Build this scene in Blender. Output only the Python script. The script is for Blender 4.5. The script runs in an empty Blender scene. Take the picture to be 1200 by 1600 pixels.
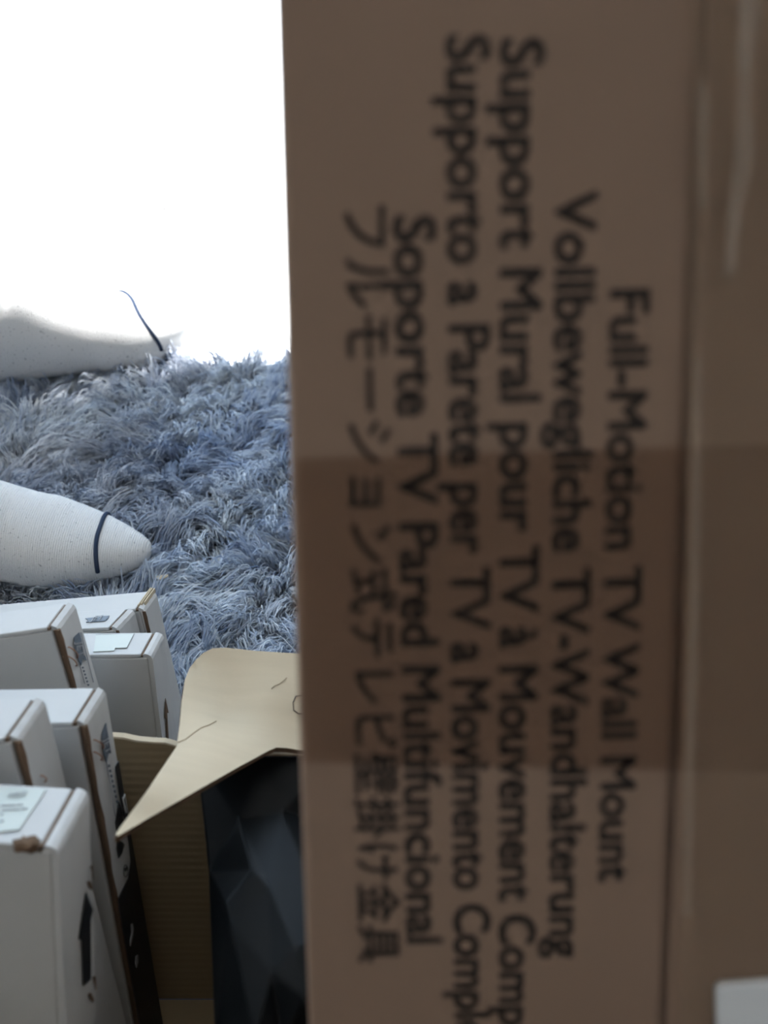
import bpy, bmesh, math, random
import numpy as np
from mathutils import Vector, Matrix
from mathutils.geometry import delaunay_2d_cdt
random.seed(7); RNG = np.random.default_rng(11)
sc = bpy.context.scene
COL = sc.collection

# ------------------------------------------------------------------ camera
CAM_H = 0.66; PITCH = math.radians(40); FPX = 1500.0
cam_d = bpy.data.cameras.new('camera'); cam = bpy.data.objects.new('camera', cam_d); COL.objects.link(cam)
cam.location = (0, 0, CAM_H); cam.rotation_euler = (math.pi/2 - PITCH, 0, 0)
cam_d.sensor_fit = 'VERTICAL'; cam_d.sensor_height = 24.0; cam_d.lens = 24.0*FPX/1600
cam_d.clip_start = 0.01
cam_d.dof.use_dof = True; cam_d.dof.focus_distance = 0.72; cam_d.dof.aperture_fstop = 4.9
sc.camera = cam
CR = Vector((1, 0, 0)); CF = Vector((0, math.cos(PITCH), -math.sin(PITCH))); CD = Vector((0, -math.sin(PITCH), -math.cos(PITCH)))
CC = Vector((0, 0, CAM_H))
def ray(px, py): return CF + CR*((px-600)/FPX) + CD*((py-800)/FPX)
def at_z(px, py, z): r = ray(px, py); return CC + r*((z-CAM_H)/r.z)
def at_y(px, py, y): r = ray(px, py); return CC + r*(y/r.y)

# ------------------------------------------------------------------ light
w = bpy.data.worlds.new('sky'); sc.world = w; w.use_nodes = True
bg = w.node_tree.nodes['Background']; bg.inputs[0].default_value = (0.60, 0.79, 1.0, 1); bg.inputs[1].default_value = 3.6
SUN_EL = math.radians(62)
sd = bpy.data.lights.new('sun', 'SUN'); sd.energy = 17; sd.angle = math.radians(1.2); sd.color = (1, .97, .93)
sun = bpy.data.objects.new('sun', sd); COL.objects.link(sun)
ROOM_TURN = math.radians(25)                    # unseen window wall, turned to slant the edge of the sun patch
ROOM = Matrix.Translation((-.2, 1.03, 0)) @ Matrix.Rotation(ROOM_TURN, 4, 'Z') @ Matrix.Translation((.2, -1.03, 0))
sun.rotation_euler = (-(math.pi/2 - SUN_EL), 0, ROOM_TURN)  # shines in through the unseen window, down
WIN_Y = 2.10; WIN_X = (-1.9, 1.3); WIN_Z = (0.0, 2.165)
ld = bpy.data.lights.new('doorway_portal', 'AREA'); ld.shape = 'RECTANGLE'; ld.size = 3.2; ld.size_y = 2.17; ld.cycles.is_portal = True   # guides sky light in through the wide opening
lo = bpy.data.objects.new('doorway_portal', ld); COL.objects.link(lo)
lo.location = ROOM @ Vector((-.3, WIN_Y+.09, 1.08)); lo.rotation_euler = (-math.pi/2, 0, ROOM_TURN)
sc.view_settings.view_transform = 'Standard'; sc.view_settings.look = 'None'
sc.view_settings.exposure = 0.35; sc.view_settings.gamma = 1.0; sc.view_settings.use_curve_mapping = False

# ------------------------------------------------------------------ material helpers
def mat(name, col, rough=.6, spec=.3, noise=None, bump=None, wave=None, sheen=0):
    m = bpy.data.materials.new(name); m.use_nodes = True
    nt = m.node_tree; b = nt.nodes['Principled BSDF']
    b.inputs['Base Color'].default_value = (*col, 1); b.inputs['Roughness'].default_value = rough
    b.inputs['Specular IOR Level'].default_value = spec
    if sheen: b.inputs['Sheen Weight'].default_value = sheen
    tc = nt.nodes.new('ShaderNodeTexCoord')
    if noise:                                   # (scale, amount, stretch)
        sc_, amt, st = noise
        mp = nt.nodes.new('ShaderNodeMapping'); mp.inputs['Scale'].default_value = st
        nz = nt.nodes.new('ShaderNodeTexNoise'); nz.inputs['Scale'].default_value = sc_; nz.inputs['Detail'].default_value = 6
        mx = nt.nodes.new('ShaderNodeMix'); mx.data_type = 'RGBA'
        mx.inputs['A'].default_value = (*[c*(1-amt) for c in col], 1); mx.inputs['B'].default_value = (*[min(1, c*(1+amt)) for c in col], 1)
        nt.links.new(tc.outputs['Object'], mp.inputs[0]); nt.links.new(mp.outputs[0], nz.inputs['Vector'])
        nt.links.new(nz.outputs[0], mx.inputs['Factor']); nt.links.new(mx.outputs['Result'], b.inputs['Base Color'])
    hs = []
    if wave:                                    # (scale, strength, direction, distortion)
        wv = nt.nodes.new('ShaderNodeTexWave'); wv.inputs['Scale'].default_value = wave[0]; wv.bands_direction = wave[2]
        wv.inputs['Distortion'].default_value = wave[3]
        nt.links.new(tc.outputs['Object'], wv.inputs[0])
        bw = nt.nodes.new('ShaderNodeBump'); bw.inputs['Strength'].default_value = wave[1]; bw.inputs['Distance'].default_value = .001
        nt.links.new(wv.outputs[1], bw.inputs['Height']); hs.append(bw)
    if bump:                                    # (scale, strength, distance)
        nz2 = nt.nodes.new('ShaderNodeTexNoise'); nz2.inputs['Scale'].default_value = bump[0]; nz2.inputs['Detail'].default_value = 4
        nt.links.new(tc.outputs['Object'], nz2.inputs['Vector'])
        b2 = nt.nodes.new('ShaderNodeBump'); b2.inputs['Strength'].default_value = bump[1]; b2.inputs['Distance'].default_value = bump[2]
        nt.links.new(nz2.outputs[0], b2.inputs['Height'])
        if hs: nt.links.new(hs[0].outputs[0], b2.inputs['Normal'])
        hs.append(b2)
    if hs: nt.links.new(hs[-1].outputs[0], b.inputs['Normal'])
    return m
def film(name, tint, rough, gloss, haze=0.0, hz=(.60, .42, .28)):
    m = bpy.data.materials.new(name); m.use_nodes = True; nt = m.node_tree; nt.nodes.clear()
    o = nt.nodes.new('ShaderNodeOutputMaterial'); t = nt.nodes.new('ShaderNodeBsdfTransparent'); g = nt.nodes.new('ShaderNodeBsdfGlossy')
    t.inputs[0].default_value = (*tint, 1); g.inputs['Roughness'].default_value = rough
    mx = nt.nodes.new('ShaderNodeMixShader'); lw = nt.nodes.new('ShaderNodeFresnel'); lw.inputs[0].default_value = 1.45
    mt = nt.nodes.new('ShaderNodeMath'); mt.operation = 'MULTIPLY'; mt.inputs[1].default_value = gloss; mt.use_clamp = True
    nt.links.new(lw.outputs[0], mt.inputs[0]); nt.links.new(mt.outputs[0], mx.inputs[0])
    nt.links.new(t.outputs[0], mx.inputs[1]); nt.links.new(g.outputs[0], mx.inputs[2]); df = nt.nodes.new('ShaderNodeBsdfDiffuse'); df.inputs[0].default_value = (*hz, 1); m2 = nt.nodes.new('ShaderNodeMixShader'); m2.inputs[0].default_value = haze
    nt.links.new(mx.outputs[0], m2.inputs[1]); nt.links.new(df.outputs[0], m2.inputs[2]); nt.links.new(m2.outputs[0], o.inputs[0])
    return m
M = {}
M['white_board'] = mat('white_board', (.455, .455, .45), .55, .25, (30, .04, (1, 1, 1)), (220, .08, .0006))
M['lip_white'] = mat('lip_white', (.49, .492, .49), .6, .2, (40, .04, (1, 1, 1)), (90, .25, .0008))
M['raw_edge'] = mat('raw_edge', (.135, .088, .058), .9, .1, (160, .35, (1, 1, .4)), (500, .5, .001))
M['kraft'] = mat('kraft', (.50, .42, .305), .8, .15, (18, .08, (1, 6, 1)), (320, .12, .0005))
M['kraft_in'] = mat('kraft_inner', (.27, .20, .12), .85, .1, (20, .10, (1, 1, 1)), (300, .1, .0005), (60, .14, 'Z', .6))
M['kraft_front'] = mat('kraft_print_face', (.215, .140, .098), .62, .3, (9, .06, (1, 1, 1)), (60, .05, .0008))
M['ink'] = mat('box_ink', (.052, .038, .031), .6, .3)
M['ink_black'] = mat('black_print', (.012, .013, .016), .45, .4)
M['ink_blue'] = mat('blue_grey_print', (.10, .125, .16), .5, .3, (160, .5, (1, 1, 1)))
M['ink_light'] = mat('white_print', (.66, .68, .70), .5, .3)
M['ink_faint'] = mat('faint_grey_print', (.36, .37, .39), .6, .2)
M['sticker'] = mat('pale_sticker', (.45, .485, .45), .4, .3)
M['copper'] = mat('copper_staple', (.36, .20, .13), .4, .6)
M['black_plastic'] = mat('black_plastic', (.006, .007, .008), .42, .10, None, (30, .12, .004))
M['tape'] = film('clear_tape', (.97, .95, .92), .30, .6, .13)
M['sheen_streak_film'] = film('painted_tape_sheen', (.97, .95, .92), .3, .6, .11, (.74, .66, .58))  # reflected sheen put into the film's pale haze colour
M['tape_edge_glint'] = film('tape_edge_glint', (.97, .95, .92), .3, .6, .14, (.62, .52, .42))  # ridge highlight put into the film's haze colour
M['tape_brown'] = film('tinted_tape', (.84, .78, .73), .5, .3)
M['label_grey'] = mat('pale_label', (.62, .63, .64), .5, .3)
M['floor'] = mat('pale_floor', (.80, .80, .79), .6, .2, (14, .03, (1, 1, 1)))
M['wall'] = mat('unseen_wall_paint', (.62, .60, .57), .8, .1)
M['wall_dark'] = mat('dark_wall', (.42, .37, .33), .8, .1)
M['frame'] = mat('unseen_window_frame', (.8, .8, .8), .4, .3)
M['sock'] = mat('knit_sock', (.67, .67, .67), .95, .05, (900, .10, (1, 1, 1)), (700, .7, .0014), (170, .5, 'X', .8), sheen=.2)
_sm = M['sock']; _nt = _sm.node_tree; _b = _nt.nodes['Principled BSDF']           # dark lint specks in the knit
_tc = _nt.nodes.new('ShaderNodeTexCoord'); _n = _nt.nodes.new('ShaderNodeTexNoise'); _n.inputs['Scale'].default_value = 420; _n.inputs['Detail'].default_value = 1
_r = _nt.nodes.new('ShaderNodeValToRGB'); _r.color_ramp.elements[0].position = .68; _r.color_ramp.elements[1].position = .74
_r.color_ramp.elements[0].color = (0, 0, 0, 1); _r.color_ramp.elements[1].color = (.75, .75, .75, 1)
_mx = _nt.nodes.new('ShaderNodeMix'); _mx.data_type = 'RGBA'; _mx.inputs['B'].default_value = (.22, .22, .24, 1)
_src = _b.inputs['Base Color'].links[0].from_socket
_nt.links.new(_tc.outputs['Object'], _n.inputs['Vector']); _nt.links.new(_n.outputs[0], _r.inputs[0]); _nt.links.new(_r.outputs[0], _mx.inputs['Factor'])
_nt.links.new(_src, _mx.inputs['A']); _nt.links.new(_mx.outputs['Result'], _b.inputs['Base Color'])
M['seam'] = mat('navy_seam', (.035, .05, .085), .9, .05, None, (1500, .5, .001))
M['skin'] = mat('skin', (.62, .40, .30), .5, .3)
M['hair'] = mat('dark_hair', (.03, .025, .02), .5, .3)
M['rug_base'] = mat('rug_backing', (.07, .085, .12), .95, .05, (60, .2, (1, 1, 1)))
# rug fibre: the colour of each strand sits in a colour attribute
fm = bpy.data.materials.new('rug_fibre'); fm.use_nodes = True
at = fm.node_tree.nodes.new('ShaderNodeAttribute'); at.attribute_name = 'strand'
fb = fm.node_tree.nodes['Principled BSDF']; fb.inputs['Roughness'].default_value = .55; fb.inputs['Specular IOR Level'].default_value = .35
fm.node_tree.links.new(at.outputs['Color'], fb.inputs['Base Color']); M['fibre'] = fm
ftr = fm.node_tree.nodes.new('ShaderNodeBsdfTranslucent'); fmx = fm.node_tree.nodes.new('ShaderNodeMixShader'); fmx.inputs[0].default_value = .4
fm.node_tree.links.new(at.outputs['Color'], ftr.inputs[0]); fm.node_tree.links.new(fb.outputs[0], fmx.inputs[1]); fm.node_tree.links.new(ftr.outputs[0], fmx.inputs[2])
fm.node_tree.links.new(fmx.outputs[0], fm.node_tree.nodes['Material Output'].inputs[0])

# ------------------------------------------------------------------ mesh helpers
def link(name, me, m, parent=None, smooth=False):
    o = bpy.data.objects.new(name, me); COL.objects.link(o)
    if m is not None: me.materials.append(m)
    if parent is not None: o.parent = parent
    if smooth:
        for p in me.polygons: p.use_smooth = True
    return o
def mesh(name, vs, fs, m, parent=None, smooth=False):
    me = bpy.data.meshes.new(name); me.from_pydata([tuple(v) for v in vs], [], fs); me.update()
    bm = bmesh.new(); bm.from_mesh(me); bmesh.ops.recalc_face_normals(bm, faces=bm.faces[:]); bm.to_mesh(me); bm.free()
    return link(name, me, m, parent, smooth)
def boxmesh(name, lo, hi, m, parent=None, bev=0.0, seg=2, jit=0.0):
    bm = bmesh.new(); bmesh.ops.create_cube(bm, size=1)
    for v in bm.verts:
        for i in range(3): v.co[i] = lo[i] if v.co[i] < 0 else hi[i]
        if jit: v.co += Vector((random.uniform(-jit, jit), random.uniform(-jit, jit), 0))
    if bev: bmesh.ops.bevel(bm, geom=bm.edges[:], offset=bev, segments=seg, profile=.6, affect='EDGES')
    me = bpy.data.meshes.new(name); bm.to_mesh(me); bm.free()
    return link(name, me, m, parent, smooth=False)
def tubemesh(name, pts, r, m, parent=None, n=6):
    vs = []; fs = []; pts = [Vector(p) for p in pts]
    for i, p in enumerate(pts):
        t = (pts[min(i+1, len(pts)-1)] - pts[max(i-1, 0)]).normalized()
        a = t.orthogonal().normalized() if i == 0 else (a - t*a.dot(t)).normalized()
        b = t.cross(a)
        rr = r[i] if isinstance(r, (list, tuple)) else r
        for k in range(n):
            an = 2*math.pi*k/n; vs.append(p + a*math.cos(an)*rr + b*math.sin(an)*rr)
    for i in range(len(pts)-1):
        for k in range(n):
            fs.append((i*n+k, i*n+(k+1) % n, (i+1)*n+(k+1) % n, (i+1)*n+k))
    fs.append(tuple(range(n))); fs.append(tuple((len(pts)-1)*n+k for k in range(n)))
    return mesh(name, vs, fs, m, parent, True)
def thing(name, label, cat, loc=(0, 0, 0), rot=None, group=None):
    o = bpy.data.objects.new(name, None); COL.objects.link(o); o.empty_display_size = .05
    o.matrix_world = Matrix.Translation(Vector(loc)) @ (rot.to_4x4() if rot is not None else Matrix.Identity(4))
    return tag(o, label, cat, group)
def tag(o, label=None, cat=None, group=None, kind=None):
    if label: o['label'] = label
    if cat: o['category'] = cat
    if group: o['group'] = group
    if kind: o['kind'] = kind
    return o
def struct(o): o['kind'] = 'structure'; return o

# ------------------------------------------------------------------ setting: floor, unseen window wall, room
X0, X1, Y0, Y1, HZ = -2.6, 2.6, -2.2, WIN_Y, 2.6
struct(boxmesh('floor', (X0, Y0, -.10), (X1, Y1+4, -.012), M['floor']))
_first = len(COL.objects) - 1
struct(boxmesh('ceiling', (X0, Y0, HZ), (X1, Y1+.2, HZ+.1), M['wall']))
struct(boxmesh('wall_left', (X0-.1, Y0, -.012), (X0, Y1, HZ), M['wall']))
struct(boxmesh('wall_right', (X1, Y0, -.012), (X1+.1, Y1, HZ), M['wall']))
struct(boxmesh('wall_rear', (X0, Y0-.1, -.012), (X1, Y0, HZ), M['wall_dark']))
wb = boxmesh('unseen_wall_back', (X0, Y1, -.012), (WIN_X[0], Y1+.1, HZ), M['wall']); struct(wb)
boxmesh('unseen_wall_panel', (WIN_X[1], Y1, -.012), (X1, Y1+.1, HZ), M['wall'], wb)
boxmesh('sun_edge_lintel', (WIN_X[0], Y1, WIN_Z[1]), (WIN_X[1], Y1+.1, HZ), M['wall'], wb)  # unseen, added above the doorway to cut off the sun patch
wf = boxmesh('unseen_window_1', (WIN_X[0], Y1+.02, WIN_Z[1]-.05), (WIN_X[1], Y1+.07, WIN_Z[1]), M['frame']); struct(wf)  # unseen frame head, its height set to place the sun patch's near edge
for x in (WIN_X[0], WIN_X[1]-.05): boxmesh('unseen_window_frame', (x, Y1+.02, -.01), (x+.05, Y1+.07, WIN_Z[1]-.05), M['frame'], wf)

for _o in list(COL.objects)[_first:]: _o.data.transform(ROOM)

# ------------------------------------------------------------------ rug
RUG = (-.95, .75, -.25, 1.068)
rug = thing('shag_rug', 'fluffy blue-grey shag rug spread on the pale floor', 'rug', (-.1, .4, -.012))
inv = Matrix.Translation(Vector((.1, -.4, .012)))
rb = boxmesh('rug_backing', (RUG[0], RUG[2], -.011), (RUG[1], RUG[3], .0), M['rug_base'], rug); rb.data.transform(inv)
def lowfreq(x, y, seed, s):
    r = np.random.default_rng(seed); o = np.zeros_like(x)
    for k in range(6):
        a = r.uniform(0, 2*np.pi); f = s*r.uniform(.6, 1.8); o += np.sin((x*np.cos(a)+y*np.sin(a))*f + r.uniform(0, 6.28))
    return o/2.4
def pile(x0, x1, y0, y1, spacing, per, rad, skip, seg=4):
    nx = int((x1-x0)/spacing); ny = int((y1-y0)/spacing)
    gx, gy = np.meshgrid(np.linspace(x0, x1, nx), np.linspace(y0, y1, ny)); cx = gx.ravel(); cy = gy.ravel()
    cx = cx + RNG.uniform(-.5, .5, cx.size)*spacing; cy = cy + RNG.uniform(-.5, .5, cy.size)*spacing
    keep = ~skip(cx, cy); cx = cx[keep]; cy = cy[keep]; n = cx.size
    ang = lowfreq(cx, cy, 3, 22)*1.9 + lowfreq(cx, cy, 9, 55)*.8 + RNG.normal(0, .55, n) - .6
    tilt = np.clip(RNG.normal(.95, .22, n) + .2*lowfreq(cx, cy, 4, 30), .3, 1.35)
    L = RNG.uniform(.030, .046, n)
    tipx = cx + np.cos(ang)*np.sin(tilt)*L; tipy = cy + np.sin(ang)*np.sin(tilt)*L; tipz = np.maximum(np.cos(tilt)*L, .010)
    cb = np.clip(.5 + .24*lowfreq(cx, cy, 5, 26) + RNG.normal(0, .16, n), 0, 1)
    idx = np.repeat(np.arange(n), per); N = idx.size
    rx = cx[idx] + RNG.normal(0, spacing*.42, N); ry = cy[idx] + RNG.normal(0, spacing*.42, N)
    sl = RNG.uniform(.65, 1.08, N)
    conv = RNG.uniform(.15, .75, N)
    dx = tipx[idx]-cx[idx]; dy = tipy[idx]-cy[idx]
    ex = (rx+dx*sl)*(1-conv) + (cx[idx]+dx*sl)*conv + RNG.normal(0, .0045, N)
    ey = (ry+dy*sl)*(1-conv) + (cy[idx]+dy*sl)*conv + RNG.normal(0, .0045, N)
    ez = tipz[idx]*sl*RNG.uniform(.55, 1.2, N)
    P0 = np.stack([rx, ry, np.zeros(N)], 1); P2 = np.stack([ex, ey, ez], 1)
    P1 = np.stack([rx+(ex-rx)*RNG.uniform(.15, .4, N), ry+(ey-ry)*RNG.uniform(.15, .4, N), ez*RNG.uniform(.8, 1.35, N)+.006], 1)
    P1[:, :2] += RNG.normal(0, .002, (N, 2))
    t = np.linspace(0, 1, seg+1)[None, :, None]
    C = (1-t)**2*P0[:, None] + 2*t*(1-t)*P1[:, None] + t**2*P2[:, None]           # N,S,3
    T = np.gradient(C, axis=1); T /= np.linalg.norm(T, axis=2, keepdims=True)+1e-9
    up = np.array([.31, .22, .92]); A = np.cross(T, up); A /= np.linalg.norm(A, axis=2, keepdims=True)+1e-9; B = np.cross(T, A)
    rr = rad*RNG.uniform(.6, 1.25, N)[:, None, None]*np.array([1, 1, .95, .7, .15] if seg == 4 else [1, 1, .8, .15])[None, :, None]
    V = np.stack([C + rr*(A*np.cos(k*2.0944) + B*np.sin(k*2.0944)) for k in range(3)], 2)   # N,S,3sides,3
    V = V.reshape(-1, 3).astype(np.float32)
    base = (np.arange(N)*(seg+1)*3)[:, None, None]
    s = np.arange(seg)[None, :, None]*3; k = np.arange(3)[None, None, :]; k2 = (k+1) % 3
    F = np.stack([base+s+k, base+s+k2, base+s+3+k2, base+s+3+k], -1).reshape(-1, 4).astype(np.int32)
    c = np.clip(cb[idx] + RNG.normal(0, .20, N), 0, 1)[:, None]
    lo = np.array([.36, .45, .62]); hi = np.array([.88, .92, .96]); warm = np.array([.62, .60, .62])
    colr = lo*(1-c) + hi*c
    wsel = (np.clip(lowfreq(cx, cy, 8, 18), 0, 1)[idx]*.5)[:, None]; colr = colr*(1-wsel) + warm*wsel*(.5+.9*c)
    colr = np.repeat(np.concatenate([colr, np.ones((N, 1))], 1), (seg+1)*3, axis=0).astype(np.float32)
    return V, F, colr
def stuff_mesh(name, V, F, colr, parent):
    me = bpy.data.meshes.new(name)
    me.vertices.add(len(V)); me.vertices.foreach_set('co', V.ravel())
    me.loops.add(F.size); me.loops.foreach_set('vertex_index', F.ravel())
    me.polygons.add(len(F)); me.polygons.foreach_set('loop_start', np.arange(0, F.size, 4, dtype=np.int32))
    me.polygons.foreach_set('use_smooth', np.ones(len(F), dtype=bool))
    ca = me.color_attributes.new('strand', 'FLOAT_COLOR', 'POINT'); ca.data.foreach_set('color', colr.ravel())
    me.update(calc_edges=True); me.transform(inv)
    o = link(name, me, M['fibre'], parent); o['kind'] = 'stuff'; return o
VIS = (-.52, -.03, .36, RUG[3])
def in_carton(x, y): return (x > -.30) & (x < .215) & (y < .335)
def in_boxes(x, y): return (x > -.27) & (x < -.15) & (y > .28) & (y < .41)
def skip_near(x, y): return in_carton(x, y) | in_boxes(x, y)
def skip_far(x, y):
    return ((x > VIS[0]) & (x < VIS[1]) & (y > VIS[2])) | in_carton(x, y) | in_boxes(x, y)
stuff_mesh('rug_pile', *pile(*VIS, .0125, 40, .00080, skip_near), rug)
stuff_mesh('rug_pile', *pile(*RUG, .024, 18, .0013, skip_far, 3), rug)

K = .82                                        # nearness of the carton group
# ------------------------------------------------------------------ open carton (tilted), its wall, flap
LEAN = math.radians(-19)
Rc = Matrix.Rotation(LEAN, 3, 'X')
rimL = at_y(185, 1155, .420*K); rimR = at_y(275, 1168, .418*K)
top_back = Vector((0, .42*K, (rimL.z+rimR.z)/2))
cart_h = top_back.z/math.cos(LEAN) - .006; cart_d = .36
base_back = top_back - Rc @ Vector((0, 0, cart_h))
carton = thing('open_carton', 'brown cardboard carton standing open with a torn bent flap, holding white boxes', 'carton', base_back, Rc)
cx0, cx1 = -.29, .195
def cwall(name, lo, hi, m): return boxmesh(name, lo, hi, m, carton, .0008, 1)
# back wall with an uneven torn rim
vs = []; fs = []; nx = 60; rim = []
slope = (rimL.z-rimR.z)/(rimR.x-rimL.x)
for i in range(nx+1):
    x = cx0 + (cx1-cx0)*i/nx
    dz = min(max(-(x-(rimL.x+rimR.x)/2), -.05), .04)*slope + .0006*math.sin(i*2.3) + .0004*math.sin(i*5.1)
    rim.append(cart_h+dz)
for i in range(nx+1):
    x = cx0 + (cx1-cx0)*i/nx
    vs += [(x, 0, 0), (x, 0, rim[i]), (x, .004, rim[i]), (x, .004, 0)]
for i in range(nx):
    a = i*4; b = a+4
    for k in range(4): fs.append((a+k, a+(k+1) % 4, b+(k+1) % 4, b+k))
fs += [(0, 1, 2, 3), (nx*4, nx*4+1, nx*4+2, nx*4+3)]
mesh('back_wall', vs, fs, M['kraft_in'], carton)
er = [(cx0+(cx1-cx0)*i/nx, .002, rim[i]+.0003) for i in range(nx+1)]
vs = []; fs = []
for p in er: vs += [(p[0], -.0004, p[2]-.0006), (p[0], -.0004+.0003*random.random(), p[2]+.0005), (p[0], .0044, p[2]+.0005), (p[0], .0044, p[2]-.0006)]
for i in range(nx):
    a = i*4; b = a+4
    for k in range(4): fs.append((a+k, a+(k+1) % 4, b+(k+1) % 4, b+k))
mesh('torn_rim', vs, fs, M['kraft'], carton)
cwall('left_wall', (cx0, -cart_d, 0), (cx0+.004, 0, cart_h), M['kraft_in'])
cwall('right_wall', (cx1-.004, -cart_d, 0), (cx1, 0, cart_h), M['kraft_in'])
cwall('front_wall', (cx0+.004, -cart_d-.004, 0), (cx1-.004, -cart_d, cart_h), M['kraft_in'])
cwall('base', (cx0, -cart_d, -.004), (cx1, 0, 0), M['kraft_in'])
# bent flap: sheet through control points, 3.5 mm board
ctrl = [(183, 1305, .286), (230, 1236, .325), (275, 1166, .384), (283, 1100, .440), (290, 1060, .470), (306, 1032, .492), (330, 1013, .502), (352, 1012, .503), (463, 1021, .500),
        (700, 1030, .495), (700, 1180, .412), (560, 1174, .414), (468, 1172, .412), (432, 1169, .408), (370, 1200, .372), (310, 1234, .338), (245, 1271, .310),
        (360, 1120, .437), (420, 1090, .455), (330, 1150, .404)]
poly = [(183, 1307), (181, 1302), (230, 1235), (276, 1166), (281, 1130), (284, 1095), (289, 1062), (296, 1044), (306, 1031), (318, 1020), (332, 1013), (352, 1012), (400, 1017), (463, 1021), (700, 1030), (700, 1180), (560, 1174), (468, 1172),
        (450, 1169), (432, 1168), (420, 1173), (370, 1200), (310, 1234), (245, 1271)]
def tps(pts, q, lam=1e-3):
    P = np.array([(p[0]/100, p[1]/100) for p in pts]); v = np.array([p[2] for p in pts]); n = len(P)
    U = lambda r: np.where(r > 1e-9, r*r*np.log(r+1e-12), 0)
    K = U(np.linalg.norm(P[:, None]-P[None], axis=2)) + lam*np.eye(n); Q = np.hstack([np.ones((n, 1)), P])
    A = np.zeros((n+3, n+3)); A[:n, :n] = K; A[:n, n:] = Q; A[n:, :n] = Q.T
    wv = np.linalg.solve(A, np.r_[v, 0, 0, 0]); q = np.array(q)/100
    return U(np.linalg.norm(q[:, None]-P[None], axis=2))@wv[:n] + np.hstack([np.ones((len(q), 1)), q])@wv[n:]
dense = []
for i in range(len(poly)):
    a, b = poly[i], poly[(i+1) % len(poly)]; L = math.hypot(b[0]-a[0], b[1]-a[1]); k = max(1, int(L/9))
    for j in range(k): dense.append((a[0]+(b[0]-a[0])*j/k, a[1]+(b[1]-a[1])*j/k))
pts2 = [Vector(p) for p in dense]; nb = len(pts2)
pts2 += [Vector((x+random.uniform(-2, 2), y+random.uniform(-2, 2))) for x in range(190, 700, 11) for y in range(1018, 1300, 11)]
v2, e2, f2, _, _, _ = delaunay_2d_cdt(pts2, [(i, (i+1) % nb) for i in range(nb)], [list(range(nb))], 1, 1e-5)
deps = tps(ctrl, [(v.x, v.y) for v in v2])
topv = [at_y(v.x, v.y, d*K) for v, d in zip(v2, deps)]
ci = carton.matrix_world.inverted()
topv = [ci @ p for p in topv]
flap_me = bpy.data.meshes.new('flap'); flap_me.from_pydata([tuple(p) for p in topv], [], [tuple(f) for f in f2])
bm = bmesh.new(); bm.from_mesh(flap_me); loose = [v for v in bm.verts if not v.link_faces]; bmesh.ops.delete(bm, geom=loose, context='VERTS')
bmesh.ops.recalc_face_normals(bm, faces=bm.faces[:])
camloc = ci @ CC
if sum((camloc - f.calc_center_median()).dot(f.normal) for f in bm.faces) < 0: bmesh.ops.reverse_faces(bm, faces=bm.faces[:])
bm.normal_update()
bedges = [e for e in bm.edges if e.is_boundary]
top_faces = bm.faces[:]; low = {}
for v in bm.verts[:]: low[v] = bm.verts.new(v.co - v.normal*.0034)
for f in top_faces: bm.faces.new([low[v] for v in reversed(f.verts)]).material_index = 1
for e in bedges:
    a, b = e.verts
    nf = bm.faces.new([a, b, low[b], low[a]]); nf.material_index = 2
for f in top_faces: f.smooth = True
for e in bedges: e.smooth = False
bmesh.ops.recalc_face_normals(bm, faces=bm.faces[:])
bm.to_mesh(flap_me); bm.free()
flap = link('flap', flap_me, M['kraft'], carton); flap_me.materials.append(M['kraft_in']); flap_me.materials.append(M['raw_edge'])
flap['label'] = 'pale tan torn flap bent up to a point'
def flap_pt(px, py, lift=.0006):
    d = tps(ctrl, [(px, py)])[0]; p = at_y(px, py, d*K); return ci @ (p + (CC-p).normalized()*lift)
tubemesh('crease', [flap_pt(278+i*12, 1160-i*7+2*math.sin(i*1.7)) for i in range(6)], .0002, M['kraft_in'], flap, 4)
tubemesh('crease', [flap_pt(424+i*6, 1076-i*4-1.2*math.sin(i*2)) for i in range(5)], .0002, M['kraft_in'], flap, 4)
tubemesh('printed_mark', [flap_pt(*p) for p in ((475, 1086), (462, 1088), (458, 1098), (459, 1110), (466, 1115), (478, 1116))], .0004, M['ink'], flap, 4)

# ------------------------------------------------------------------ white boxes
def rotm(yaw, lean, roll):
    return Matrix.Rotation(math.radians(yaw), 3, 'Z') @ Matrix.Rotation(math.radians(lean), 3, 'X') @ Matrix.Rotation(math.radians(roll), 3, 'Y')
class WBox: pass
def text_mesh(s, m, name, parent, bold=0.0, shear=0.0):
    cu = bpy.data.curves.new(name, 'FONT'); cu.body = s; cu.size = 1; cu.shear = shear; cu.resolution_u = 4
    to = bpy.data.objects.new(name, cu); COL.objects.link(to)
    dg = bpy.context.evaluated_depsgraph_get(); dg.update()
    me = bpy.data.meshes.new_from_object(to.evaluated_get(dg)); bpy.data.objects.remove(to); me.name = name
    me.materials.clear()
    if bold:                                    # heavier strokes: shifted copies of the same outline
        bm = bmesh.new()
        for k in range(9):
            a = k*math.pi/4; d = Vector((math.cos(a)*bold, math.sin(a)*bold, -.00001*k)) if k < 8 else Vector((0, 0, 0))
            n0 = len(bm.verts); bm.from_mesh(me); bm.verts.ensure_lookup_table()
            for v in bm.verts[n0:]: v.co += d
        bm.to_mesh(me); bm.free()
    return link(name, me, m, parent)
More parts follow.
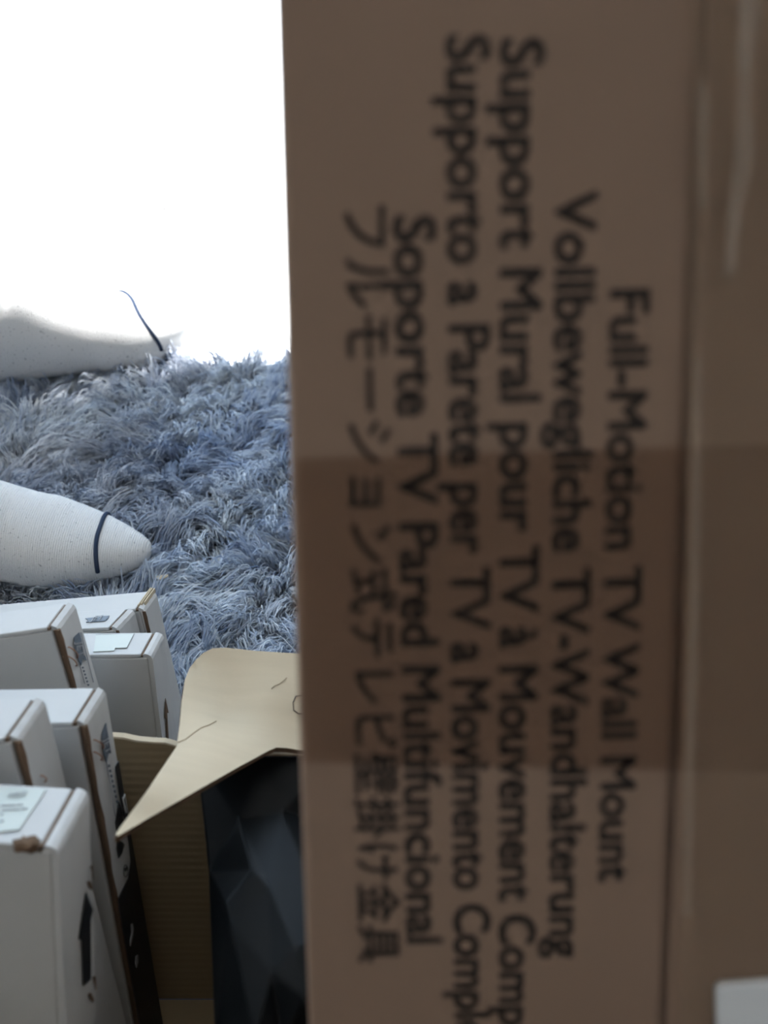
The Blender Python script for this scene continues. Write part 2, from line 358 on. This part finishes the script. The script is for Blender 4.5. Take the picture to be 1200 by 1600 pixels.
def white_box(label, T, ypr, w_, dep, h, seam=.0028, lip=.006, k=K):
    b = WBox(); b.R = rotm(*ypr); b.T = CC + (Vector(T)-CC)*k; w_ *= k; dep *= k
    h = (b.T.z + (b.R @ Vector((0, dep, 0))).z - h)/b.R[2][2]      # h: height of the lowest back edge above the floor
    b.w, b.dep, b.h = w_, dep, h
    org = b.T + b.R @ Vector((-w_/2, dep/2, -h))
    b.o = thing('white_box', label, 'box', org, b.R, 'white product boxes')
    b.off = Vector((w_/2, -dep/2, h))          # local frame: TFR corner -> root frame
    def bx(name, lo, hi, m, bev=.0008, par=None, seg=2):
        o = boxmesh(name, lo, hi, m, par or b.o, bev, seg); o.data.transform(Matrix.Translation(b.off)); return o
    b.bx = bx
    bx('body', (-w_, 0, -h), (-.0032, dep, -.0028), M['white_board'])
    bx('lid', (-w_, .0002, -.0027), (-lip, dep-.0002, 0), M['white_board'], .0009)
    # right end: a separate tucked panel whose top rolls over as a rounded lip
    vs = []; fs = []; ny = 16
    prof = [(-.0031, -h), (-.0031, -.004), (-lip+.0016, -.0030), (-lip+.0014, -.0008), (-lip+.0022, .0002), (-.0030, -.0003), (-.0010, -.0016), (0, -.004), (.0002, -h*.5), (0, -h)]
    for i in range(ny+1):
        y = dep*i/ny
        wob = .00010*math.sin(i*1.3+h*90)
        for (x, z) in prof: vs.append(Vector((x+wob*.5, max(y, seam*.9) if i == 0 else y, z+wob)) + b.off)
    n = len(prof)
    for i in range(ny):
        for k in range(n): fs.append((i*n+k, i*n+(k+1) % n, (i+1)*n+(k+1) % n, (i+1)*n+k))
    fs += [tuple(range(n)), tuple(ny*n+k for k in range(n))]
    b.panel = mesh('side_panel', vs, fs, M['lip_white'], b.o)
    # ragged brown raw edge between front face and side panel
    vs = []; fs = []; nz = 30
    for i in range(nz+1):
        z = -.003 - (h-.003)*i/nz; wv = .0009*math.sin(i*.9+dep*200)+.0006*math.sin(i*2.1)
        y1 = seam+wv
        vs += [Vector((.0003, .0001, z))+b.off, Vector((.0010, y1*.5, z))+b.off, Vector((.0006, max(y1, .0008), z))+b.off, Vector((-.003, .0020, z))+b.off]
    for i in range(nz):
        for k in range(4): fs.append((i*4+k, i*4+(k+1) % 4, i*4+4+(k+1) % 4, i*4+4+k))
    fs += [(0, 1, 2, 3), tuple(nz*4+k for k in range(4))]
    if seam > .001: mesh('raw_edge', vs, fs, M['raw_edge'], b.o)
    # dark slit between lid and lip
    bx('slit', (-lip-.0005, .001, -.0024), (-lip+.0018, dep-.0005, -.0009), M['raw_edge'], .0002, None, 1)
    return b
def face_map(b, face):
    """pixel -> point on a face of box b, in its root frame"""
    nl = {'right': Vector((1, 0, 0)), 'top': Vector((0, 0, 1)), 'front': Vector((0, -1, 0))}[face]
    lift = .0006; n = b.R @ nl; p0 = b.T + n*(lift + (.0001 if face != 'right' else .0004))
    def f(px, py):
        r = ray(px, py); t = (p0-CC).dot(n)/r.dot(n); X = CC + r*t
        return (b.R.transposed() @ (X-b.T)) + b.off
    return f
def decal(b, face, name, px, m, par=None, lift=0.0):
    f = face_map(b, face); nl = {'right': Vector((1, 0, 0)), 'top': Vector((0, 0, 1)), 'front': Vector((0, -1, 0))}[face]
    vs = [f(*p)+nl*lift for p in px]; n = len(vs)
    if face == 'right':                         # print stops at the panel's edges
        for v in vs: v.y = min(max(v.y, b.off.y+.0002), b.off.y+b.dep-.0003); v.z = max(v.z, b.off.z-b.h)
    vs2 = vs + [v-nl*.0004 for v in vs]
    fs = [tuple(range(n)), tuple(range(2*n-1, n-1, -1))] + [(i, (i+1) % n, n+(i+1) % n, n+i) for i in range(n)]
    return mesh(name, vs2, fs, m, par or b.panel if face == 'right' else par or b.o)
def staple(b, p, q, bow=.0014):
    f = face_map(b, 'right'); A = f(*p); B = f(*q); nl = Vector((1, 0, 0)); ps = [A-nl*.003, A]
    for k in range(1, 6): ps.append(A.lerp(B, k/6)+nl*bow*math.sin(math.pi*k/6))
    ps += [B, B-nl*.003]
    return tubemesh('staple', ps, .00045, M['copper'], b.panel, 6)
def face_text(b, face, s, p, q, top, m, name='lettering', off=.0, shear=0, lift=.0004):
    """text from pixel p (baseline start) to q (baseline end), cap top at pixel top above p"""
    f = face_map(b, face); nl = {'right': Vector((1, 0, 0)), 'top': Vector((0, 0, 1))}[face]
    A = f(*p); B = f(*q); Tt = f(*top); e = B-A
    o = text_mesh(s, m, name, b.panel if face == 'right' else b.o, off, shear)
    xs = [v.co.x for v in o.data.vertices]; ys = [v.co.y for v in o.data.vertices]; x0, x1, y1 = min(xs), max(xs), max(ys)
    for v in o.data.vertices:
        v.co = A + e*((v.co.x-x0)/(x1-x0)) + (Tt-A)*(v.co.y/y1) + nl*lift
    return o

A_ = white_box('white box with a dark emblem and two copper staples, leaning behind the front rows', (-.216, .436, .196), (-.2, -21, -9.1), .125, .039, .004, k=.88)
B1 = white_box('rearmost white box with frayed kraft end, closest to the socked foot', (-.196, .548, .098), (-5, -19.6, -9.2), .142, .034, .004, .0015, k=.88)
B2 = white_box('low white box with a grey chevron logo on its lid, between two other white boxes', (-.208, .514, .112), (-10.1, -19.7, -11.2), .11, .034, .004, .0015, k=.88)
C_ = white_box('plain white box with a brown up arrow near the rug and the torn flap', (-.172, .477, .122), (-1.6, -20.2, -1.8), .115, .036, .004, .0008, .0075, k=.88)
D_ = white_box('tall white box with emblem, staples and black printed end, against the carton wall', (-.187, .373, .176), (-2.9, -19.4, -3.6), .12, .042, .014)
E_ = white_box('white box cut by the left picture edge, behind the front box with faint lettering', (-.204, .327, .222), (-3, -18.4, -6), .12, .041, .03)
F_ = white_box('frontmost white box with faint lettering, crushed corner and bold black up arrow', (-.161, .257, .228), (-.7, -22.6, 3.6), .13, .050, .05, .0004, .0075)

# box A end print: dark emblem, small text column, staples
decal(A_, 'right', 'emblem', [(116, 996), (124, 988), (127, 999), (132, 1022), (136, 1032), (130, 1029), (127, 1040), (122, 1028), (117, 1012)], M['ink_blue'])
face_text(A_, 'right', 'JET', (117.5, 1003), (122, 1027), (127, 1001), M['ink_light'], off=.01)
for i in range(6): decal(A_, 'right', 'text_tick', [(129+i*1.7, 1042+i*5.4), (130.6+i*1.7, 1041.5+i*5.4), (131.4+i*1.7, 1044+i*5.4), (129.8+i*1.7, 1044.6+i*5.4)], M['ink_blue'])
decal(A_, 'right', 'rule_line', [(126.6, 988), (127.2, 988), (147.2, 1066), (146.4, 1066)], M['ink_faint'])
decal(A_, 'right', 'rule_line', [(124.6, 1038), (125.1, 1038), (133.3, 1068), (132.7, 1068)], M['ink_faint'])
staple(A_, (108.5, 1011), (122, 1027)); staple(A_, (106, 1025), (120.5, 1040))
# box D end print
decal(D_, 'right', 'emblem', [(160, 1148), (166, 1130), (168, 1143), (172, 1165), (174, 1177), (170, 1176), (167, 1192), (163, 1180), (159.5, 1160)], M['ink_blue'])
face_text(D_, 'right', 'JET', (160.5, 1155), (165, 1179), (169, 1150), M['ink_light'], off=.01)
staple(D_, (149, 1156), (162, 1169)); staple(D_, (148.5, 1175), (160, 1187))
decal(D_, 'right', 'black_band', [(188, 1184), (181, 1198), (187, 1238), (196, 1284), (202, 1318), (205, 1345), (201, 1372), (184, 1407), (206, 1700), (420, 1700), (330, 1500), (260, 1400), (215, 1290), (196, 1200)], M['ink_black'])
decal(D_, 'right', 'black_patch', [(186, 1252), (190, 1262), (196, 1290), (192, 1310), (184, 1306), (181, 1285)], M['ink_black'])
decal(D_, 'right', 'black_patch', [(184, 1312), (192, 1316), (195, 1320), (191, 1333), (186, 1341), (183, 1326)], M['ink_black'])
for i in range(10): decal(D_, 'right', 'text_tick', [(170+i*1.75, 1195+i*8), (171.6+i*1.75, 1194+i*8), (172.8+i*1.75, 1198+i*8), (171+i*1.75, 1199+i*8)], M['ink_blue'])
decal(D_, 'right', 'rule_line', [(166.5, 1190), (167, 1190), (181.2, 1276), (180.6, 1276)], M['ink_faint'])
ring = [(196.5+4.2*math.cos(a)*.8, 1361+9.5*math.sin(a)) for a in [i*math.pi/8 for i in range(17)]]
fD = face_map(D_, 'right')
tubemesh('printed_ring', [fD(*p) for p in ring], .00022, M['ink_black'], D_.panel, 4)
decal(D_, 'right', 'ring_mark', [(195, 1357), (199, 1354), (198.6, 1360), (195.6, 1362)], M['ink_black'])
for (x, y) in ((190.5, 1246), (194.5, 1243)):
    decal(D_, 'right', 'white_letter_stroke', [(x, y), (x+.9, y-.5), (x+6.2, y+24), (x+5.2, y+24.4)], M['ink_light'], lift=.0005)
decal(D_, 'right', 'white_letter_stroke', [(191, 1250), (195.5, 1238), (196.2, 1238.6), (191.8, 1251)], M['ink_light'], lift=.0005)
decal(D_, 'right', 'white_glyph', [(204, 1444), (206.5, 1443), (208, 1452), (206.5, 1464), (203, 1478), (202.5, 1470), (205, 1458)], M['ink_faint'], lift=.0005)
decal(D_, 'right', 'white_glyph', [(211.5, 1494), (214.5, 1492), (215, 1503), (212.5, 1512), (211, 1506)], M['ink_faint'], lift=.0005)
# box E: one staple by the front box
staple(E_, (66.5, 1212), (72, 1221), .001)
# box C: brown up arrow on its end, sticker outline on its lid
decal(C_, 'right', 'arrow', [(259, 1091), (263.6, 1114), (261.4, 1113.5), (264.6, 1168), (261.4, 1168), (259.6, 1122), (257.8, 1123)], M['raw_edge'])
fC = face_map(C_, 'top')
decal(C_, 'top', 'sticker', [(150, 992), (209.5, 989.5), (198, 1012), (180, 1012.5), (178, 1016.5), (146, 1018)], M['sticker'])
tubemesh('sticker_outline', [fC(*p) for p in ((150, 992), (209.5, 989.5), (198, 1012), (180, 1012.5))], .00015, M['ink_faint'], C_.o, 4)
# box B2: chevron logo
decal(B2, 'top', 'chevron_logo', [(133, 966), (171, 961.6), (168, 966.5), (164, 970), (134, 972), (138, 969)], M['ink_blue'])
face_text(B2, 'top', 'JET', (140.5, 970.8), (161, 968.2), (144, 963.8), M['ink_light'], off=.015, shear=.2)
# box B1: frayed kraft layers on its end
for k in range(3): B1.bx('frayed_layer', (-.0055+.0018*k, .004+.002*k, -.002), (-.0046+.0018*k, .034-.001*k, .0012+.0006*random.random()), M['kraft'], .0002, None, 1)
# box F: lettering on lid, sticker, crushed corner, arrow, staple dents
decal(F_, 'top', 'sticker', [(-6, 1229), (72, 1233), (30, 1296), (-8, 1300)], M['sticker'])
face_text(F_, 'top', 'HKP', (11, 1248), (40, 1246), (15, 1240), M['ink_faint'], off=.01, shear=.25, lift=.0006)
for (x0, x1, y) in ((0, 24, 1258.5), (26, 36, 1257.5), (2, 31, 1265), (33, 43, 1263.5), (0, 5, 1272), (0, 6, 1283)):
    decal(F_, 'top', 'text_rule', [(x0, y), (x1, y-.9), (x1, y+.7), (x0, y+1.6)], M['ink_faint'], lift=.0004)
crush = bmesh.new(); bmesh.ops.create_icosphere(crush, subdivisions=3, radius=1)
for v in crush.verts:
    q = v.co.copy(); s = 1+.35*math.sin(q.x*9+q.y*4)*math.cos(q.z*7); v.co = Vector((q.x*.0062*s, q.y*.0042*s, q.z*.0024*s))
cme = bpy.data.meshes.new('crushed_corner'); crush.to_mesh(cme); crush.free()
co = link('crushed_corner', cme, M['raw_edge'], F_.o, True); co.location = F_.off + Vector((-.0125, .0022, -.0012))
decal(F_, 'right', 'arrow', [(135, 1395), (146, 1422), (142, 1436), (142.5, 1530), (131, 1540), (128.5, 1468), (124, 1468)], M['ink_black'])
for (x, y) in ((146, 1358), (141, 1383), (149.5, 1532), (142.5, 1558)):
    decal(F_, 'right', 'staple_dent', [(x-4, y-5), (x, y-7), (x+4.5, y+3), (x+4, y+8), (x-1, y+4)], M['raw_edge'])

# ------------------------------------------------------------------ black plastic bag in the carton
bv = [(308, 1190, .41), (405, 1180, .415), (520, 1180, .415), (326, 1362, .335), (350, 1412, .300), (394, 1358, .322), (374, 1282, .365), (442, 1268, .375), (520, 1290, .375),
      (420, 1385, .31), (463, 1480, .268), (520, 1470, .275), (336, 1640, .226), (398, 1620, .222), (440, 1625, .226), (520, 1630, .228), (358, 1440, .288), (478, 1560, .24), (425, 1520, .255)]
bf = [(0, 6, 3), (0, 1, 6), (1, 7, 6), (1, 2, 7), (2, 8, 7), (3, 6, 5), (3, 5, 4), (6, 7, 9), (6, 9, 5), (7, 8, 11), (7, 11, 10), (7, 10, 9), (5, 9, 16), (4, 5, 16), (3, 4, 16), (3, 16, 12),
      (16, 9, 18), (9, 10, 18), (16, 13, 12), (16, 18, 13), (18, 14, 13), (18, 10, 17), (18, 17, 14), (10, 11, 17), (11, 15, 17), (17, 15, 14)]
bwv = [at_y(p[0], p[1], p[2]*K) for p in bv]; nbv = len(bwv)
low = [Vector((p.x, p.y, max(.012+(.29-p.y)*.36, p.z-.12))) for p in bwv]
from collections import Counter
ec = Counter(tuple(sorted((f[i], f[(i+1) % 3]))) for f in bf for i in range(3))
allf = bf + [tuple(nbv+i for i in reversed(f)) for f in bf] + [(a, b, nbv+b, nbv+a) for (a, b), c in ec.items() if c == 1]
base = Vector((sum(p.x for p in bwv)/nbv, sum(p.y for p in bwv)/nbv, .03))
bag = mesh('black_plastic_bag', [p-base for p in bwv+low], allf, M['black_plastic'])
bag.location = base
bm = bmesh.new(); bm.from_mesh(bag.data)
bmesh.ops.bevel(bm, geom=bm.edges[:], offset=.0014, segments=2, profile=.5, affect='EDGES', clamp_overlap=True)
bm.to_mesh(bag.data); bm.free()
tag(bag, 'crumpled black plastic wrapping inside the open carton under the torn flap', 'plastic bag')

# ------------------------------------------------------------------ near carton with the printed face
dcam = Vector((185, 7040, FPX)).normalized()
dn = (CR*dcam.x + CD*dcam.y + CF*dcam.z).normalized()          # runs down along the face
fx = (CR - dn*CR.dot(dn)).normalized(); fy = -dn; fz = fx.cross(fy).normalized()
FD = .255                                      # distance of the printed face
fc = CC + ray(765, 800)*FD
def fl(px, py):                                                # pixel -> face coordinates
    r = ray(px, py); t = (fc-CC).dot(fz)/r.dot(fz); X = CC+r*t-fc; return Vector((X.dot(fx), X.dot(fy)))
Rf = Matrix((fx, fy, fz)).transposed()
BOT = -.43; TOP = .21; THK = .09
bigc = thing('tall_carton', 'tall brown cardboard carton printed with TV mount names, close by on the right', 'carton', fc + Rf @ Vector((0, BOT, -THK/2)), Rf)
boff = Vector((0, -BOT, THK/2))
def fput(o): o.data.transform(Matrix.Translation(boff)); return o
def left_x(y):                                                 # slightly bowed left edge
    a, b_, c = fl(430, 0), fl(455, 800), fl(482, 1600)
    if y > b_.y: t = (y-b_.y)/(a.y-b_.y); return b_.x+(a.x-b_.x)*t
    t = (y-b_.y)/(c.y-b_.y); return b_.x+(c.x-b_.x)*min(t, 1.15)
RX = fl(1330, 800).x; SX = lambda y: fl(1072, 800).x + (fl(1066, 1500).x-fl(1078, 100).x)*(-y)/.35*0
def slab(name, xl, xr, z0, z1, m, ny=40, y0=BOT, y1=TOP, rnd=.0022):
    """panel with rounded vertical edges, sides given by functions of y"""
    vs = []; fs = []
    for i in range(ny+1):
        y = y0+(y1-y0)*i/ny; a = xl(y); b = xr(y)
        ring = [(a, z0), (a, z1-rnd), (a+rnd*.3, z1-rnd*.3), (a+rnd, z1), (b-rnd, z1), (b-rnd*.3, z1-rnd*.3), (b, z1-rnd), (b, z0)]
        vs += [(x, y, z) for x, z in ring]
    for i in range(ny):
        for k in range(8): fs.append((i*8+k, i*8+(k+1) % 8, i*8+8+(k+1) % 8, i*8+8+k))
    fs += [tuple(range(8)), tuple(ny*8+k for k in range(8))]
    return fput(mesh(name, vs, fs, m, bigc))
SEAM = fl(1070, 800).x
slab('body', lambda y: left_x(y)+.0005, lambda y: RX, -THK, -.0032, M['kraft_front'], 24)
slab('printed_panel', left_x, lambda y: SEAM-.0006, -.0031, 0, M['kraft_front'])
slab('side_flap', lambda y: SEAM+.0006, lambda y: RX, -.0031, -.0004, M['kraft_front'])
def face_line(s, p, q, cap, prefix=None, off=.028):
    """lettering on the face from pixel p to pixel q (baseline); q is where `prefix` ends if given"""
    A = fl(*p); B = fl(*q); e = (B-A); L = e.length; e = e/L; u = Vector((-e.y, e.x))
    o = text_mesh(s, M['ink'], 'lettering', bigc, off)
    xs = [v.co.x for v in o.data.vertices]; x0, x1 = min(xs), max(xs)
    if prefix:
        t = text_mesh(prefix+'C', M['ink'], 'tmp', bigc, off); c = text_mesh('C', M['ink'], 'tmp', bigc, off)
        wd = lambda q_: max(v.co.x for v in q_.data.vertices)-min(v.co.x for v in q_.data.vertices)
        x1 = x0 + wd(t) - wd(c); bpy.data.objects.remove(t); bpy.data.objects.remove(c)
    sx = L/(x1-x0); sy = cap*(FD/.30)/.70
    for v in o.data.vertices:
        X = A + e*((v.co.x-x0)*sx) + u*(v.co.y*sy); v.co = Vector((X.x, X.y, .0003))
    fput(o); return o
face_line('Full-Motion TV Wall Mount', (955, 452), (936, 1378), .0114)
face_line('Vollbewegliche TV-Wandhalterung', (869, 298), (859, 1497), .0118)
face_line('Support Mural pour TV à Mouvement Complet', (783, 60), (781, 1428), .0122, 'Support Mural pour TV à Mouvement ')
face_line('Supporto a Parete per TV a Movimento Completo', (698, 54), (710, 1412), .0122, 'Supporto a Parete per TV a Movimento ')
face_line('Soporte TV Pared Multifuncional', (616, 336), (637, 1474), .0120)
face_line('フルモーション式テレビ壁掛け金具', (540, 322), (566, 1504), .0112, None, .018)
# tinted tape band across the panel, and the clear tape over the seam with wrinkles near the top
def film_strip(name, px, m, nu, nv, z, parent, wr=None):
    """px: four face-pixel corners (tl, tr, br, bl)"""
    c = [fl(*p) for p in px]; vs = []; fs = []
    for j in range(nv+1):
        for i in range(nu+1):
            a = c[0].lerp(c[1], i/nu); b = c[3].lerp(c[2], i/nu); p = a.lerp(b, j/nv)
            vs.append((p.x, p.y, z + (wr(i/nu, j/nv) if wr else 0)))
    for j in range(nv):
        for i in range(nu):
            k = j*(nu+1)+i; fs.append((k, k+1, k+nu+2, k+nu+1))
    return fput(mesh(name, vs, fs, m, parent, True))
film_strip('tinted_tape', [(459, 716), (1330, 690), (1330, 1208), (474, 1190)], M['tape_brown'], 4, 4, .0008, bigc)
def wrinkle(u, v):
    top = max(0, 1-v/.32)
    a = .0011*math.exp(-((u-.30-.10*v)/.045)**2)*(.5+.5*math.sin(v*30)) + .0016*math.exp(-((u-.46+.35*v)/.05)**2) + .0010*math.exp(-((u-.12)/.03)**2)
    return top*a + .0004*math.exp(-((u-.06)/.03)**2)
film_strip('clear_tape', [(1078, -120), (1330, -120), (1330, 1720), (1058, 1720)], M['tape'], 70, 120, .0012, bigc, wrinkle)
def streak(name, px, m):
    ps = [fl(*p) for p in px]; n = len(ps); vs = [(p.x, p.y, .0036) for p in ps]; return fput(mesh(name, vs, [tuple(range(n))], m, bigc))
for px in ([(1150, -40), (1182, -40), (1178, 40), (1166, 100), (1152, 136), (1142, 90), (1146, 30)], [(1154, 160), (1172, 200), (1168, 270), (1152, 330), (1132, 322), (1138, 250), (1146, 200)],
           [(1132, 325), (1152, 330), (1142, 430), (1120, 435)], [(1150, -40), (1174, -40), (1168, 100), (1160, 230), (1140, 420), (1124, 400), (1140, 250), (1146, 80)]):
    streak('painted_sheen_streak', px, M['sheen_streak_film'])  # pale patches painted as streaks of reflected light on the tape
streak('tape_edge_glint', [(1076, 560), (1090, 560), (1089, 800), (1084, 1000), (1078, 1200), (1074, 1420), (1062, 1420), (1064, 1200), (1070, 1000), (1074, 800)], M['tape_edge_glint'])  # pale strip painted as the highlight along the tape's ridge
streak('tape_edge_glint', [(1084, 120), (1100, 150), (1098, 320), (1086, 330), (1082, 220)], M['tape_edge_glint'])  # second painted highlight, higher up the ridge
# pale label in the lower right corner of the face
c = [fl(1116, 1532), fl(1330, 1516), fl(1330, 1720), fl(1119, 1720)]
lab = [c[0]+Vector((0, -.002)), c[0]+Vector((.0007, -.0006)), c[0]+Vector((.002, 0)), c[1], c[2], c[3]]
vs = [(p.x, p.y, .0032) for p in lab]+[(p.x, p.y, .0) for p in lab]; n = len(lab)
lb = fput(mesh('label', vs, [tuple(range(n)), tuple(range(2*n-1, n-1, -1))]+[(i, (i+1) % n, n+(i+1) % n, n+i) for i in range(n)], M['label_grey'], bigc))
lb['label'] = 'pale grey adhesive label'

# ------------------------------------------------------------------ person: two socked feet, shins out of frame
SECT = [(.2510, .0120, 0, .002, .002), (.2500, .0120, 0, .007, .005), (.2465, .0125, 0, .0125, .0088), (.239, .0140, 0, .0185, .0118), (.227, .0170, 0, .0255, .0148), (.208, .0210, 0, .0345, .0188),
        (.188, .0255, 0, .0420, .0232), (.165, .0310, -3, .0465, .0290), (.140, .0350, -7, .0450, .0340), (.112, .0400, -13, .0415, .0395), (.085, .0455, -24, .0385, .0470),
        (.060, .0520, -40, .0370, .0540), (.042, .0640, -58, .0365, .0530), (.028, .0880, -72, .0365, .0470), (.012, .1200, -66, .0375, .0430), (-.012, .158, -58, .040, .0430), (-.045, .205, -54, .0440, .0460), (-.085, .255, -52, .0475, .0500)]
def ringpts(x, z, ang, a, h, n=32):
    c, s = math.cos(math.radians(ang)), math.sin(math.radians(ang)); out = []
    for k in range(n):
        t = 2*math.pi*k/n; cy = math.copysign(abs(math.cos(t))**.85, math.cos(t)); sz = math.copysign(abs(math.sin(t))**(.80 if math.sin(t) < 0 else .95), math.sin(t))
        Y = a*cy; N = h*sz
        out.append(Vector((x - N*s, Y, z + N*c)))
    return out
def loft(rings, cap=True):
    vs = [p for r in rings for p in r]; n = len(rings[0]); fs = []
    for i in range(len(rings)-1):
        for k in range(n): fs.append((i*n+k, i*n+(k+1) % n, (i+1)*n+(k+1) % n, (i+1)*n+k))
    if cap: fs += [tuple(range(n)), tuple((len(rings)-1)*n+k for k in range(n))]
    return vs, fs
person = thing('person', "person in white socks with navy toe seams, both feet on the shag rug", 'person', (-.5, .9, 0))
pinv = person.matrix_world.inverted()
def interp(x):
    for a, b in zip(SECT, SECT[1:]):
        if b[0] <= x <= a[0]:
            t = (a[0]-x)/(a[0]-b[0]); return tuple(a[i]+(b[i]-a[i])*t for i in range(5))
def sock(toe, yaw, scale, zbase, seam, rollx=0, toe_shift=0.0, seam_fn=None, blunt=0.0):
    fat = lambda q: (q[0], q[1]+blunt*.006*max(0, min(1, (q[0]-.14)/.07)), q[2], q[3]*(1+blunt*max(0, min(1, (q[0]-.15)/.06))), q[4]*(1+blunt*1.2*max(0, min(1, (q[0]-.15)/.06))))
    mt = Matrix.Translation(Vector((toe.x, toe.y, zbase))) @ Matrix.Rotation(math.radians(yaw), 4, 'Z') @ Matrix.Rotation(math.radians(rollx), 4, 'X') @ Matrix.Diagonal((scale, scale, scale, 1)) @ Matrix.Translation(Vector((-.251, 0, 0)))
    def warp(p):                      # toe drifts to one side, like a real foot
        k = max(0, (p.x-.13)/.12); return Vector((p.x, p.y + toe_shift*k*k, p.z))
    fine = []
    for a, b in zip(SECT, SECT[1:]):
        for j in range(3): fine.append(tuple(a[i]+(b[i]-a[i])*j/3 for i in range(5)))
    fine.append(SECT[-1])
    vs, fs = loft([[pinv @ (mt @ warp(p)) for p in ringpts(*fat(s))] for s in fine])
    so = mesh('sock', vs, fs, M['sock'], person, True)
    pts = []
    for i in range(25):
        t = math.pi*(.02 + .96*i/24); x = seam + (seam_fn(t) if seam_fn else 0); s = fat(interp(x))
        s = (s[0], s[1], s[2], s[3]*1.012+.0003, s[4]*1.012+.0003)
        c_, s_ = math.cos(math.radians(s[2])), math.sin(math.radians(s[2]))
        cy = math.copysign(abs(math.cos(t))**.85, math.cos(t)); sz = abs(math.sin(t))**.95
        pts.append(pinv @ (mt @ warp(Vector((s[0]-s[4]*sz*s_, s[3]*cy, s[1]+s[4]*sz*c_)))))
    tubemesh('toe_seam', pts, .0019*scale, M['seam'], so, 6)['label'] = 'thin navy seam across the toes'
    # shin above the sock cuff
    a = SECT[-1]; rings = [ringpts(a[0]+.01-.7*t*.22, a[1]-.012+t*.27, -52, .040+.012*math.sin(t*3), .042+.014*math.sin(t*3)) for t in [0, .2, .4, .6, .8, 1.0]]
    vs, fs = loft([[pinv @ (mt @ p) for p in r] for r in rings]); mesh('shin', vs, fs, M['skin'], person, True)
sock(at_z(222, 891, .022), -9, 1.12, .010, .217, -4, .020, lambda t: -.008*math.cos(t)-.004, .12)
sock(at_z(294, 522, .026), 22, 1.26, .016, .202, 6, .006, lambda t: -.014*math.cos(t)*abs(math.cos(t)), .38)

# ------------------------------------------------------------------ tiny things on the floor and rug
def hair(px, lab):
    ps = [at_z(x, y, -.0105) for x, y in px]; b = ps[0].copy()
    o = tubemesh('hair_strand', [p-b for p in ps], .0022, M['hair'], None, 4); o.location = b
    tag(o, lab, 'hair', 'stray hairs on the pale floor')
hair([(114, 63), (125, 70), (133, 76), (140, 82)], 'longest stray dark hair on the bright floor, at upper left')
hair([(148, 85), (152, 83), (159, 81)], 'short stray hair at the lower end of the longest hair')
hair([(233, 140), (237, 136), (243, 138)], 'small bent hair on the bright floor towards the tall carton')
hair([(250, 325), (255, 327), (261, 324)], 'short curved hair on the bright floor above the sunlit sock')
sp = at_z(252, 903, .022)
scrap = mesh('cardboard_scrap', [(-.006, -.002, 0), (.001, -.003, .001), (.007, .000, .0025), (.006, .003, .003), (-.001, .002, .001), (-.006, .001, .0005),
                                 (-.006, -.002, -.001), (.001, -.003, 0), (.007, .000, .0015), (.006, .003, .002), (-.001, .002, 0), (-.006, .001, -.0005)],
             [(0, 1, 2, 3, 4, 5), (11, 10, 9, 8, 7, 6)]+[(i, (i+1) % 6, 6+(i+1) % 6, 6+i) for i in range(6)], M['kraft'])
scrap.location = sp; tag(scrap, 'small tan cardboard scrap caught in the rug pile beyond the lower foot', 'scrap')
